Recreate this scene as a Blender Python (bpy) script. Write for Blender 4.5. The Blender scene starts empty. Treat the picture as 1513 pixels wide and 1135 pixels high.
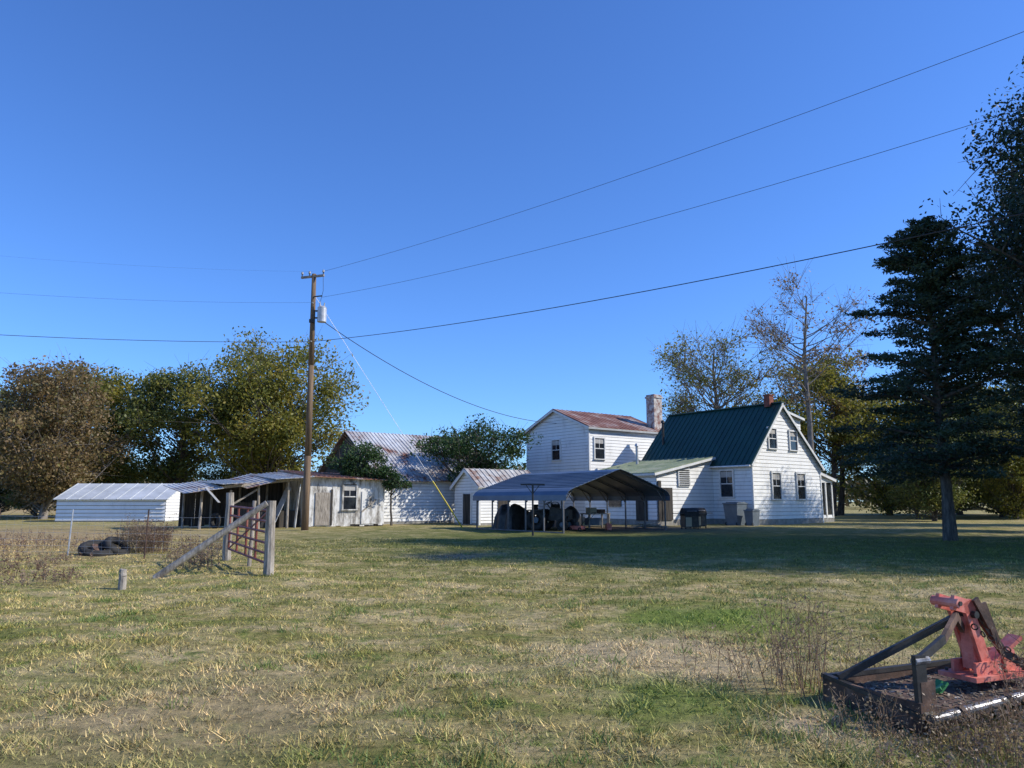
import bpy, math, numpy as np, random
from mathutils import Vector
R=random.Random(5)
sc=bpy.context.scene
def link(o): sc.collection.objects.link(o); return o
# ------------------------------------------------------------ materials
def mat(name):
    m=bpy.data.materials.new(name); m.use_nodes=True
    nt=m.node_tree; b=nt.nodes['Principled BSDF']; return m,nt,b
def ramp(nt,fac,stops):
    r=nt.nodes.new('ShaderNodeValToRGB'); e=r.color_ramp.elements
    e[0].position=stops[0][0]; e[0].color=(*stops[0][1],1)
    e[1].position=stops[-1][0]; e[1].color=(*stops[-1][1],1)
    for p,c in stops[1:-1]:
        k=e.new(p); k.color=(*c,1)
    nt.links.new(fac,r.inputs[0]); return r.outputs[0]
def noise(nt,scale,detail=5,rough=.6,vec=None,stretch=None):
    tc=nt.nodes.new('ShaderNodeTexCoord'); n=nt.nodes.new('ShaderNodeTexNoise')
    n.inputs['Scale'].default_value=scale; n.inputs['Detail'].default_value=detail; n.inputs['Roughness'].default_value=rough
    v=tc.outputs['Object']
    if stretch:
        mp=nt.nodes.new('ShaderNodeMapping'); mp.inputs['Scale'].default_value=stretch
        nt.links.new(v,mp.inputs[0]); v=mp.outputs[0]
    nt.links.new(v,n.inputs['Vector']); return n.outputs['Fac']
def mix(nt,f,a,b,mode='MIX'):
    m=nt.nodes.new('ShaderNodeMix'); m.data_type='RGBA'; m.blend_type=mode
    for i,s in ((0,f),(6,a),(7,b)):
        if isinstance(s,(int,float)): m.inputs[i].default_value=s
        elif isinstance(s,tuple): m.inputs[i].default_value=(*s,1)
        else: nt.links.new(s,m.inputs[i])
    return m.outputs[2]
def bump(nt,b,h,strength=.3,dist=.02):
    n=nt.nodes.new('ShaderNodeBump'); n.inputs['Strength'].default_value=strength; n.inputs['Distance'].default_value=dist
    nt.links.new(h,n.inputs['Height']); nt.links.new(n.outputs[0],b.inputs['Normal'])
def simple(name,c1,c2,scale=2.0,rough=.7,metal=0,lo=.35,hi=.65,stretch=None,bs=.2):
    m,nt,b=mat(name); f=noise(nt,scale,6,.65,stretch=stretch)
    nt.links.new(ramp(nt,f,[(lo,c1),(hi,c2)]),b.inputs['Base Color'])
    b.inputs['Roughness'].default_value=rough; b.inputs['Metallic'].default_value=metal
    f2=noise(nt,scale*8,4); bump(nt,b,f2,bs,.01); return m
def three(name,c1,c2,c3,scale,rough,p=(.35,.52,.66),metal=0,stretch=None):
    m,nt,b=mat(name); f=noise(nt,scale,8,.7,stretch=stretch)
    nt.links.new(ramp(nt,f,[(p[0],c1),(p[1],c2),(p[2],c3)]),b.inputs['Base Color'])
    b.inputs['Roughness'].default_value=rough; b.inputs['Metallic'].default_value=metal
    bump(nt,b,noise(nt,scale*6,4),.3,.01); return m
M={}
M['white']=three('white_siding',(.52,.50,.47),(.77,.77,.75),(.84,.84,.82),.9,.55,(.26,.42,.6),stretch=(1,1,.5))
M['shadow_line']=simple('siding_painted_shadow_line',(.26,.26,.25),(.34,.34,.33),2,.9)  # grey backing colour, painted shadow lines between siding boards
M['trim']=simple('white_trim',(.62,.62,.6),(.8,.8,.78),2,.5)
M['oldwhite']=three('peeling_white_boards',(.13,.115,.10),(.46,.44,.40),(.74,.73,.70),1.6,.8,(.36,.46,.56),stretch=(1.4,1.4,.45))
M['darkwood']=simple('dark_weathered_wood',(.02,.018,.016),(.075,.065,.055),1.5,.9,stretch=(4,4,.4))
M['greywood']=three('grey_weathered_wood',(.13,.11,.09),(.32,.28,.23),(.46,.41,.35),5,.9,stretch=(3,3,.5))
M['polewood']=three('pole_wood',(.08,.05,.028),(.16,.105,.06),(.24,.16,.09),2,.85,stretch=(6,6,.35))
M['green']=simple('green_metal_roof',(.008,.045,.034),(.013,.065,.047),.5,.45,bs=.05)
M['palegreen']=three('faded_green_roof',(.13,.17,.10),(.22,.27,.17),(.30,.31,.24),.7,.5)
M['rustroof']=three('rusty_metal_roof',(.13,.045,.022),(.26,.12,.075),(.45,.40,.37),.6,.55,(.34,.5,.66),stretch=(1,1,1))
M['tinroof']=three('galvanised_roof_rusting',(.22,.10,.06),(.42,.39,.37),(.62,.63,.63),.5,.45,(.37,.45,.6),metal=.1)
M['whiteroof']=simple('pale_sheet_roof',(.42,.44,.45),(.60,.62,.63),.8,.5,.1)
M['carport']=simple('carport_sheet',(.085,.115,.165),(.13,.165,.22),.6,.4,.2,bs=.03)
M['cframe']=simple('carport_frame',(.10,.10,.11),(.17,.17,.18),3,.5,.4)
M['galv']=simple('galvanised_steel',(.40,.41,.42),(.58,.59,.60),3,.45,.35)
M['darkmetal']=simple('dark_metal',(.02,.02,.02),(.06,.055,.05),4,.5,.3)
M['black']=simple('black_rubber',(.012,.012,.012),(.035,.033,.03),6,.85)
M['gate']=three('rusty_red_gate',(.10,.03,.02),(.24,.06,.04),(.32,.14,.10),4,.6)
M['brick']=three('whitewashed_brick',(.20,.08,.06),(.36,.28,.24),(.55,.53,.49),2.6,.9,(.38,.48,.58))
M['redbrick']=simple('red_brick',(.16,.05,.035),(.30,.10,.07),4,.9)
M['concrete']=simple('foundation_block',(.22,.21,.19),(.36,.35,.32),3,.95)
M['curtain']=simple('pale_curtain',(.35,.34,.32),(.5,.48,.45),3,.9)
M['redpaint']=three('faded_red_paint',(.36,.06,.04),(.66,.17,.12),(.76,.32,.25),5,.5,(.3,.48,.70))
M['rust']=three('rusty_steel',(.03,.02,.015),(.10,.055,.035),(.20,.12,.08),6,.75)
M['silver']=simple('worn_tube',(.07,.07,.075),(.30,.30,.32),9,.45,.6)
M['tan']=simple('tan_plastic',(.30,.25,.16),(.38,.32,.22),2,.6)
M['soil']=simple('dry_soil_litter',(.10,.075,.05),(.26,.20,.14),12,.95)
M['bluegrey']=simple('blue_grey_plastic',(.10,.13,.16),(.15,.18,.21),2,.6)
M['yellow']=simple('yellow_guard',(.55,.42,.03),(.7,.55,.05),2,.5)
M['greenp']=simple('green_plastic',(.03,.16,.05),(.05,.25,.08),8,.5)
M['wire']=simple('wire',(.03,.03,.035),(.05,.05,.055),2,.5,.3)
M['steelwire']=simple('bright_wire',(.5,.5,.5),(.65,.65,.65),2,.4,.4)
M['bark']=three('bark',(.035,.028,.022),(.09,.075,.06),(.16,.14,.115),3,.95,stretch=(3,3,.6))
M['palebark']=three('pale_bark',(.10,.085,.07),(.20,.175,.15),(.30,.27,.24),3,.95,stretch=(3,3,.6))
m,nt,b=mat('window_glass'); f=noise(nt,3,3)
nt.links.new(ramp(nt,f,[(.3,(.01,.012,.016)),(.7,(.03,.035,.042))]),b.inputs['Base Color']); b.inputs['Roughness'].default_value=.06
bump(nt,b,noise(nt,1.5,2),.15,.01); M['glass']=m

def leafmat(name,cols,trans=.35):
    m=bpy.data.materials.new(name); m.use_nodes=True; nt=m.node_tree; nt.nodes.clear()
    out=nt.nodes.new('ShaderNodeOutputMaterial'); g=nt.nodes.new('ShaderNodeNewGeometry')
    n=noise(nt,.45,4,.6)
    a=nt.nodes.new('ShaderNodeMath'); a.operation='MULTIPLY_ADD'; a.inputs[1].default_value=.45
    s=nt.nodes.new('ShaderNodeMath'); s.operation='MULTIPLY_ADD'; s.inputs[1].default_value=1.9; s.inputs[2].default_value=-.67
    nt.links.new(n,s.inputs[0]); nt.links.new(g.outputs['Random Per Island'],a.inputs[0]); nt.links.new(s.outputs[0],a.inputs[2])
    k=len(cols); col=ramp(nt,a.outputs[0],[(i/(k-1),c) for i,c in enumerate(cols)])
    d=nt.nodes.new('ShaderNodeBsdfPrincipled'); d.inputs['Roughness'].default_value=.55
    t=nt.nodes.new('ShaderNodeBsdfTranslucent'); mx=nt.nodes.new('ShaderNodeMixShader'); mx.inputs[0].default_value=trans
    nt.links.new(col,d.inputs['Base Color']); nt.links.new(col,t.inputs[0])
    nt.links.new(d.outputs[0],mx.inputs[1]); nt.links.new(t.outputs[0],mx.inputs[2]); nt.links.new(mx.outputs[0],out.inputs[0])
    return m
L={}
L['yellowgreen']=leafmat('leaves_yellow_green',[(.09,.115,.02),(.17,.18,.03),(.29,.26,.04),(.42,.30,.05)],.45)
L['olive']=leafmat('leaves_olive',[(.045,.07,.018),(.09,.12,.027),(.18,.19,.038),(.28,.24,.05)],.4)
L['brown']=leafmat('leaves_brown_olive',[(.08,.09,.028),(.17,.135,.05),(.26,.165,.075),(.22,.22,.06)],.4)
L['rusty']=leafmat('leaves_russet',[(.12,.08,.025),(.22,.13,.04),(.32,.18,.06),(.24,.2,.06)])
L['dark']=leafmat('needles_dark_green',[(.014,.030,.022),(.025,.05,.03),(.042,.075,.038),(.065,.10,.045)],.3)
L['green']=leafmat('leaves_green',[(.018,.04,.01),(.03,.07,.016),(.055,.11,.025),(.09,.14,.035)])
L['far']=leafmat('leaves_far',[(.03,.04,.018),(.06,.065,.025),(.11,.095,.035),(.13,.075,.03)])
L['dry']=leafmat('dry_stalks',[(.12,.06,.04),(.20,.12,.08),(.32,.23,.15),(.20,.18,.09)])
L['tuft']=leafmat('green_tufts',[(.12,.19,.04),(.17,.25,.055),(.26,.30,.08),(.42,.36,.17)],.3)

def grasscol(nt):
    f1=noise(nt,.16,3,.55); f2=noise(nt,.9,6,.72); f3=noise(nt,9,6,.75); f4=noise(nt,.55,5,.75,stretch=(.35,2.4,1)); f5=noise(nt,2.6,5,.7)
    c1=ramp(nt,f2,[(.36,(.19,.215,.055)),(.46,(.34,.30,.12)),(.58,(.52,.43,.235))])
    c2=ramp(nt,f2,[(.36,(.30,.27,.095)),(.49,(.46,.39,.19)),(.62,(.60,.50,.30))])
    c=mix(nt,ramp(nt,f1,[(.38,(0,0,0)),(.54,(1,1,1))]),c1,c2)
    c=mix(nt,ramp(nt,f4,[(.48,(0,0,0)),(.62,(.65,.65,.65))]),c,(.21,.235,.065))
    c=mix(nt,ramp(nt,f5,[(.54,(0,0,0)),(.65,(.8,.8,.8))]),c,(.17,.23,.055))
    tc=nt.nodes.new('ShaderNodeTexCoord')
    def spot(x,y,r0,r1,s=.85):
        d=nt.nodes.new('ShaderNodeVectorMath'); d.operation='DISTANCE'; d.inputs[1].default_value=(x,y,0)
        nt.links.new(tc.outputs['Object'],d.inputs[0])
        ad=nt.nodes.new('ShaderNodeMath'); ad.operation='MULTIPLY_ADD'; ad.inputs[1].default_value=r1*1.2; nt.links.new(f2,ad.inputs[0]); nt.links.new(d.outputs['Value'],ad.inputs[2])
        mr=nt.nodes.new('ShaderNodeMapRange'); mr.inputs[1].default_value=r0+r1*.6; mr.inputs[2].default_value=r1+r1*.6; mr.inputs[3].default_value=s; mr.inputs[4].default_value=0
        nt.links.new(ad.outputs[0],mr.inputs[0]); return mr.outputs[0]
    c=mix(nt,spot(1.5,7.9,.9,1.5),c,(.60,.49,.32))
    c=mix(nt,spot(2.6,10.5,.6,1.6),c,(.19,.27,.055))
    c=mix(nt,spot(1.2,6.3,.2,.9),c,(.18,.26,.055))
    c=mix(nt,spot(2.2,5.5,.15,.6),c,(.60,.48,.34))
    c=mix(nt,spot(-2.5,6.2,.6,1.8,.5),c,(.50,.39,.26))
    c=mix(nt,spot(-30,28,8,24),c,(.46,.33,.20))
    c=mix(nt,spot(6,33,8,20,.9),c,(.135,.165,.05))  # tree shade painted into the lawn colour as darker green
    c=mix(nt,spot(18,24,4,14,.9),c,(.135,.165,.05))  # second painted shade zone, deepens the tree shadow at the right
    c=mix(nt,spot(7,44,2,8),c,(.24,.17,.12))
    c=mix(nt,spot(-1.9,22.6,.2,1.7,.8),c,(.22,.22,.21))
    c=mix(nt,spot(-70,150,30,80),c,(.48,.36,.20))
    c=mix(nt,.8,c,ramp(nt,f3,[(.3,(.32,.32,.29)),(.5,(.97,.95,.92)),(.7,(1.6,1.5,1.35))]),'MULTIPLY')
    return c
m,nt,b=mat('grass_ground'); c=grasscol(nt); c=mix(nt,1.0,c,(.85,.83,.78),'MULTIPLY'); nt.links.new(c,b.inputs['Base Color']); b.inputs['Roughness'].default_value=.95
b.inputs['Specular IOR Level'].default_value=.1
bump(nt,b,noise(nt,30,6,.8),.9,.04); M['ground']=m
m,nt,b=mat('grass_blades'); c=grasscol(nt)
g=nt.nodes.new('ShaderNodeNewGeometry')
v=ramp(nt,g.outputs['Random Per Island'],[(0,(.6,.7,.5)),(.5,(1.1,1.1,.92)),(.85,(1.45,1.3,1.1)),(1,(1.9,1.65,1.4))])
c=mix(nt,1.0,c,v,'MULTIPLY'); nt.links.new(c,b.inputs['Base Color']); b.inputs['Roughness'].default_value=.7; b.inputs['Specular IOR Level'].default_value=.2
M['blade']=m

# ------------------------------------------------------------ mesh builder
class B:
    def __init__(s): s.v=[];s.f=[];s.m=[];s.mats=[]
    def mi(s,m):
        if m not in s.mats: s.mats.append(m)
        return s.mats.index(m)
    def poly(s,pts,m):
        n=len(s.v); s.v+= [tuple(p) for p in pts]; s.f.append(tuple(range(n,n+len(pts)))); s.m.append(s.mi(m))
    def hexa(s,p,m):
        n=len(s.v); s.v+=[tuple(q) for q in p]; k=s.mi(m)
        for f in ((3,2,1,0),(4,5,6,7),(0,1,5,4),(1,2,6,5),(2,3,7,6),(3,0,4,7)):
            s.f.append(tuple(n+i for i in f)); s.m.append(k)
    def box(s,x0,x1,y0,y1,z0,z1,m):
        s.hexa([(x0,y0,z0),(x1,y0,z0),(x1,y1,z0),(x0,y1,z0),(x0,y0,z1),(x1,y0,z1),(x1,y1,z1),(x0,y1,z1)],m)
    def obox(s,c,t,n,st,sn,sz,m):
        c=Vector(c);t=Vector((t[0],t[1],0))*st/2;n=Vector((n[0],n[1],0))*sn/2;u=Vector((0,0,sz/2))
        s.hexa([c-t-n-u,c+t-n-u,c+t+n-u,c-t+n-u,c-t-n+u,c+t-n+u,c+t+n+u,c-t+n+u],m)
    def beam(s,a,b,w,h,m,up=(0,0,1)):
        a=Vector(a);b=Vector(b);d=(b-a).normalized();u=Vector(up)
        if abs(d.dot(u))>.98:u=Vector((1,0,0))
        sd=d.cross(u).normalized()*w/2; uu=sd.cross(d).normalized()*h/2
        s.hexa([a-sd-uu,a+sd-uu,b+sd-uu,b-sd-uu,a-sd+uu,a+sd+uu,b+sd+uu,b-sd+uu],m)
    def cyl(s,a,b,r0,r1,m,k=10,caps=True):
        a=Vector(a);b=Vector(b);d=(b-a).normalized();u=Vector((0,0,1)) if abs(d.z)<.9 else Vector((1,0,0))
        x=d.cross(u).normalized();y=d.cross(x);n=len(s.v);q=s.mi(m)
        for p,r in((a,r0),(b,r1)):
            for i in range(k):
                t=2*math.pi*i/k; s.v.append(tuple(p+x*(r*math.cos(t))+y*(r*math.sin(t))))
        for i in range(k):
            j=(i+1)%k; s.f.append((n+i,n+j,n+k+j,n+k+i)); s.m.append(q)
        if caps:
            s.f.append(tuple(range(n+k-1,n-1,-1)));s.m.append(q);s.f.append(tuple(range(n+k,n+2*k)));s.m.append(q)
    def tube(s,pts,r,m,k=6):
        for a,b in zip(pts[:-1],pts[1:]): s.cyl(a,b,r,r,m,k,False)
    def torus(s,c,ax,Rr,r,m,k=20,j=8,flat=1.0):
        c=Vector(c);ax=Vector(ax).normalized();u=Vector((0,0,1)) if abs(ax.z)<.9 else Vector((1,0,0))
        x=ax.cross(u).normalized();y=ax.cross(x);n=len(s.v);q=s.mi(m)
        for i in range(k):
            t=2*math.pi*i/k;d=x*math.cos(t)+y*math.sin(t)
            for l in range(j):
                w=2*math.pi*l/j; s.v.append(tuple(c+d*(Rr+r*math.cos(w))+ax*(r*flat*math.sin(w))))
        for i in range(k):
            for l in range(j):
                s.f.append((n+i*j+l,n+((i+1)%k)*j+l,n+((i+1)%k)*j+(l+1)%j,n+i*j+(l+1)%j));s.m.append(q)
    def make(s,name,parent=None,smooth=False,loc=(0,0,0),rot=0):
        me=bpy.data.meshes.new(name);me.from_pydata(s.v,[],s.f)
        for m in s.mats: me.materials.append(m)
        me.polygons.foreach_set('material_index',s.m)
        if smooth: me.polygons.foreach_set('use_smooth',[True]*len(s.f))
        me.update();o=link(bpy.data.objects.new(name,me))
        o.location=loc;o.rotation_euler=(0,0,rot)
        if parent:o.parent=parent
        return o
def empty(name,loc,rot=0):
    o=link(bpy.data.objects.new(name,None));o.location=loc;o.rotation_euler=(0,0,rot);o.empty_display_size=.5;return o
TH=math.atan2(.6,.8)

def extent(top,z):
    xs=[]
    for (a,za),(c,zc) in zip(top[:-1],top[1:]):
        if (za-z)*(zc-z)<=0 and za!=zc: xs.append(a+(c-a)*(z-za)/(zc-za))
    if top[0][1]>=z: xs.append(top[0][0])
    if top[-1][1]>=z: xs.append(top[-1][0])
    return (min(xs),max(xs)) if xs else None
def siding(b,o,t,n,top,m,z0=.35,board=.25,proud=.032,foundation=True,gap=.026):
    P=lambda s,z,d:(o[0]+t[0]*s+n[0]*d,o[1]+t[1]*s+n[1]*d,z)
    b.poly([P(top[0][0],0,0)]+[P(top[-1][0],0,0)]+[P(s,z,0) for s,z in reversed(top)],M['shadow_line'])  # backing sheet in painted shadow grey, shows through the board gaps
    if foundation:
        w=top[-1][0]-top[0][0]
        b.obox(P(top[0][0]+w/2,z0/2-.05,.01),t,n,w-.01,.04,z0+.08,M['concrete'])
    zm=max(z for s,z in top);z=z0
    while z<zm-.05:
        z1=min(z+board,zm-.004);zb=z+gap;e0=extent(top,zb);e1=extent(top,z1)
        if e0 and e1:
            p=proud*(.85+.3*R.random())
            b.poly([P(e0[0],zb,p),P(e0[1],zb,p),P(e1[1],z1,.006),P(e1[0],z1,.006)],m)
            b.poly([P(e0[0],zb,0.003),P(e0[1],zb,0.003),P(e0[1],zb,p),P(e0[0],zb,p)],m)
        z+=board
def vboards(b,o,t,n,top,m,w=.25,gap=.012,rng=R):
    P=lambda s,z,d:(o[0]+t[0]*s+n[0]*d,o[1]+t[1]*s+n[1]*d,z)
    def zt(s):
        for (a,za),(c,zc) in zip(top[:-1],top[1:]):
            if a<=s<=c: return za+(zc-za)*(s-a)/(c-a)
        return top[-1][1]
    s=top[0][0];e=top[-1][0]
    while s<e-.05:
        s1=min(s+w,e);d=.01+rng.random()*.03;lo=rng.random()*.15
        a,c=s,s1-gap
        b.hexa([P(a,lo,-.02),P(c,lo,-.02),P(c,lo,d),P(a,lo,d),P(a,zt(a),-.02),P(c,zt(c),-.02),P(c,zt(c),d),P(a,zt(a),d)],m)
        s=s1
def window(b,o,t,n,s,z,w,h,curt=True,frame=None):
    fr=frame or M['trim']
    P=lambda ds,dz,d:(o[0]+t[0]*(s+ds)+n[0]*d,o[1]+t[1]*(s+ds)+n[1]*d,z+dz)
    b.obox(P(0,0,.036),t,n,w,.012,h,M['glass'])
    for sg in(-1,1):
        b.obox(P(sg*(w/2+.05),0,.06),t,n,.10,.11,h+.001,fr)
    b.obox(P(0,h/2+.06,.065),t,n,w+.24,.12,.12,fr)
    b.obox(P(0,-h/2-.04,.08),t,n,w+.28,.16,.07,fr)
    b.obox(P(0,0,.055),t,n,w,.03,.06,fr)
    b.obox(P(0,h/4+.01,.050),t,n,.03,.012,h/2-.05,fr)
    if curt:
        b.obox(P(0,h*.36,.046),t,n,w*.98,.004,h*.22,M['curtain'])
def roof(b,e0,e1,r1,r0,m,th=.06,rib=.4,rw=.03,rh=.035,edge=None):
    e0,e1,r1,r0=map(Vector,(e0,e1,r1,r0)); nn=(e1-e0).cross(r0-e0).normalized()
    if nn.z<0: nn=-nn
    b.hexa([e0-nn*th,e1-nn*th,r1-nn*th,r0-nn*th,e0,e1,r1,r0],m)
    k=max(2,int((e1-e0).length/rib))
    for i in range(k+1):
        f=i/k; f=min(max(f,.004),.996)
        b.beam(e0.lerp(e1,f)+nn*(rh/2-.004),r0.lerp(r1,f)+nn*(rh/2-.004),rw,rh,m,up=nn)
    if edge:
        b.beam(e0-nn*(th+.06),r0-nn*(th+.06),.05,.16,edge,up=nn);b.beam(e1-nn*(th+.06),r1-nn*(th+.06),.05,.16,edge,up=nn)
        b.beam(e0-nn*(th+.05),e1-nn*(th+.05),.04,.14,edge,up=nn)
X=(1,0);Y=(0,1);nX=(-1,0);nY=(0,-1)

# ------------------------------------------------------------ terrain
def hgt(x,y):
    d=np.sqrt(x*x+y*y)
    k=np.clip(1-(d-25)/60,0.15,1)
    return k*(.03*np.sin(x*.9+1.3*np.sin(y*.4))+.025*np.sin(y*1.1+x*.5)+.02*np.sin(x*2.3-y*1.7)+.012*np.sin(x*4.1+y*3.3))
ux=np.linspace(-1,1,281); gx=np.sinh(ux*6.2)*1200/np.sinh(6.2)
uy=np.linspace(-1,1,301); gy=np.sinh(uy*6.2)*1200/np.sinh(6.2)+9
GX,GY=np.meshgrid(gx,gy); GZ=hgt(GX,GY)
nx,ny=len(gx),len(gy)
co=np.stack([GX,GY,GZ],-1).reshape(-1,3)
ii=np.arange(nx-1)[None,:]+np.arange(ny-1)[:,None]*nx
fq=np.stack([ii,ii+1,ii+1+nx,ii+nx],-1).reshape(-1,4)
def npmesh(name,co,fq,mats,mi=None,smooth=False,k=4):
    me=bpy.data.meshes.new(name);me.vertices.add(len(co));me.vertices.foreach_set('co',co.astype(np.float32).ravel())
    me.loops.add(fq.size);me.loops.foreach_set('vertex_index',fq.astype(np.int32).ravel())
    me.polygons.add(len(fq));me.polygons.foreach_set('loop_start',np.arange(0,fq.size,k,dtype=np.int32))
    me.polygons.foreach_set('loop_total',np.full(len(fq),k,dtype=np.int32))
    for m in mats: me.materials.append(m)
    if mi is not None: me.polygons.foreach_set('material_index',mi.astype(np.int32))
    if smooth: me.polygons.foreach_set('use_smooth',np.ones(len(fq),bool))
    me.update(calc_edges=True);me.validate();return me
link(bpy.data.objects.new('ground',npmesh('ground',co,fq,[M['ground']],smooth=True)))
rg=np.random.default_rng(3)
def blades(XX,D,hh,wd,lean):
    N=len(D);an=rg.random(N)*2*np.pi; le=rg.normal(0,lean,(N,2))*hh[:,None];z0=hgt(XX,D)-.004
    a=np.stack([XX-np.cos(an)*wd,D-np.sin(an)*wd,z0],-1);b2=np.stack([XX+np.cos(an)*wd,D+np.sin(an)*wd,z0],-1)
    t=np.stack([XX+le[:,0],D+le[:,1],z0+hh],-1);return np.stack([a,b2,t],1).reshape(-1,3)
N=360000
D=4.0+ (rg.random(N)**1.3)*28
XX=(rg.random(N)*2-1)*(D*.74+.8)
cl=np.sin(XX*3.1+np.sin(D*2.3)*1.7)*np.sin(D*3.7+np.sin(XX*2.9)*2)+np.sin(XX*9+D*4)*np.sin(D*11-XX*3)*.6
keep=rg.random(N)<(.5+.35*cl); XX=XX[keep];D=D[keep];cl=cl[keep];N=len(D)
hh=(.016+.034*rg.random(N)**1.5)*(1+.9*np.clip(cl,0,1)); big=rg.random(N)<.03; hh[big]*=2
wd=(.0022+.0022*rg.random(N))*(1+D*.10)
co=blades(XX,D,hh,wd,.8);n0=N
nt_=1700;td=4.3+rg.random(nt_)**1.4*20;tx=(rg.random(nt_)*2-1)*(td*.72)
q=np.sin(tx*1.3+1.7*np.sin(td*.8))*np.sin(td*1.1+tx*.6);kp=rg.random(nt_)<(.10+.85*np.clip(q,0,1));td=td[kp];tx=tx[kp];nb=34
bx=np.repeat(tx,nb)+rg.normal(0,.08,len(tx)*nb);bd=np.repeat(td,nb)+rg.normal(0,.08,len(tx)*nb)
hb=np.repeat(.035+.06*rg.random(len(tx))**1.5,nb)*(.5+.8*rg.random(len(bx)));wb=(.003+.002*rg.random(len(bx)))*(1+bd*.07)
co2=blades(bx,bd,hb,wb,.6);co=np.concatenate([co,co2]);NT=n0+len(bx)
link(bpy.data.objects.new('grass',npmesh('grass',co,np.arange(3*NT).reshape(-1,3),[M['blade'],L['tuft']],mi=np.concatenate([np.zeros(n0),np.ones(len(bx))]),k=3)))

# ------------------------------------------------------------ vegetation
def tubes(paths,k=5):
    V=[];F=[];n=0
    for pts,rs in paths:
        pts=np.asarray(pts,float);m_=len(pts);ang=np.arange(k)*2*np.pi/k
        for i,p in enumerate(pts):
            d=pts[min(i+1,m_-1)]-pts[max(i-1,0)];d/=np.linalg.norm(d)+1e-9
            u=np.array([0,0,1.]) if abs(d[2])<.9 else np.array([1.,0,0])
            x=np.cross(d,u);x/=np.linalg.norm(x);y=np.cross(d,x)
            V.append(p+rs[i]*(np.cos(ang)[:,None]*x+np.sin(ang)[:,None]*y))
        for i in range(m_-1):
            for j in range(k):
                F.append((n+i*k+j,n+i*k+(j+1)%k,n+(i+1)*k+(j+1)%k,n+(i+1)*k+j))
        n+=m_*k
    return np.concatenate(V),np.array(F)
def leaves(c,size,rng,asp=.55,flat=0):
    n=len(c);a=rng.normal(size=(n,3));a[:,2]*=(1-flat);a/=np.linalg.norm(a,axis=1)[:,None]
    q=rng.normal(size=(n,3));b=np.cross(a,q);b/=np.linalg.norm(b,axis=1)[:,None]
    s=size*(.6+.8*rng.random(n))[:,None]
    return np.stack([c-a*s,c-b*s*asp,c+a*s,c+b*s*asp],1).reshape(-1,3)
def tree_mesh(name,h,r,cb,ncl,lpc,ls,leaf,bark,seed,tr=.25,csig=.19,twigs=5,zs=1.0,topx=0,inner=.35,ball=1.0,tp_=0):
    g=np.random.default_rng(seed);paths=[]
    nt_=8;tz=np.linspace(0,h*.86,nt_);wob=np.cumsum(g.normal(0,h*.008,(nt_,2)),0);wob[0]=0
    tp=np.column_stack([wob[:,0]+topx*tz/h,wob[:,1],tz]);tp[0,2]=-.3
    rr=tr*(1-tz/(h*.95))**.9+.03;rr[0]*=1.35;paths.append((tp,rr))
    zc=(cb+h)/2;sz=(h-cb)/2;C=[]
    for i in range(ncl):
        d=g.normal(size=3);d/=np.linalg.norm(d);q=inner+(1-inner)*g.random()**.6
        lob=1+.22*math.sin(3*math.atan2(d[1],d[0])+seed)+.12*math.sin(5*d[2]+seed*2)
        c=np.array([d[0]*r*q*lob,d[1]*r*q*lob,zc+d[2]*sz*q*zs]);
        if c[2]<zc: 
            c[:2]*=.65+.35*(c[2]-cb)/(zc-cb+1e-6)
        elif tp_: c[:2]*=1-tp_*(c[2]-zc)/sz
        c[0]+=topx*c[2]/h
        hd=np.hypot(c[0],c[1]);z_s=max(cb*.75,min(h*.8,c[2]-hd*(.5+.5*g.random())))
        s=np.array([np.interp(z_s,tz,tp[:,0]),np.interp(z_s,tz,tp[:,1]),z_s])
        mid=s*.5+c*.5+np.array([0,0,-.06*hd])+g.normal(0,.05*r,3)
        r0=.3*tr*(1-z_s/h)+.03
        paths.append((np.array([s,s*.7+mid*.3+np.array([0,0,-.02*hd]),mid,c]),[r0,r0*.8,r0*.5,r0*.2+.008]))
        C.append(c)
        for k in range(twigs):
            e=c+np.clip(g.normal(0,1,3),-1.7,1.7)*r*csig*1.3+np.array([0,0,r*csig*.4]); st=mid*(1-.5)+c*.5 if k%2 else c
            paths.append((np.array([st,(st+e)/2+g.normal(0,.08,3),e]),[r0*.22+.012,.014,.006]))
    wv,wf=tubes(paths)
    P=[]
    for c in C:
        n=int(lpc*(.35+1.3*g.random())); s=r*csig*(.6+.8*g.random())
        q=g.normal(0,1,(n,3));ln=np.linalg.norm(q,axis=1);q*=(np.minimum(ln,1.9)/ln)[:,None]
        P.append(c+q*np.array([s,s,s*.62*ball]))
    P=np.concatenate(P)
    P=P[P[:,2]>.1]
    lv=leaves(P,ls,g)
    co=np.concatenate([wv,lv]);lf=np.arange(len(P)*4).reshape(-1,4)+len(wv)
    fq=np.concatenate([wf,lf]);mi=np.concatenate([np.zeros(len(wf)),np.ones(len(lf))])
    return npmesh(name,co,fq,[bark,leaf],mi)
def place(name,me,x,y,rot=0,s=1,sz=None):
    o=link(bpy.data.objects.new(name,me));o.location=(x,y,0);o.rotation_euler=(0,0,rot);o.scale=(s,s,sz or s);return o
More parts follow.
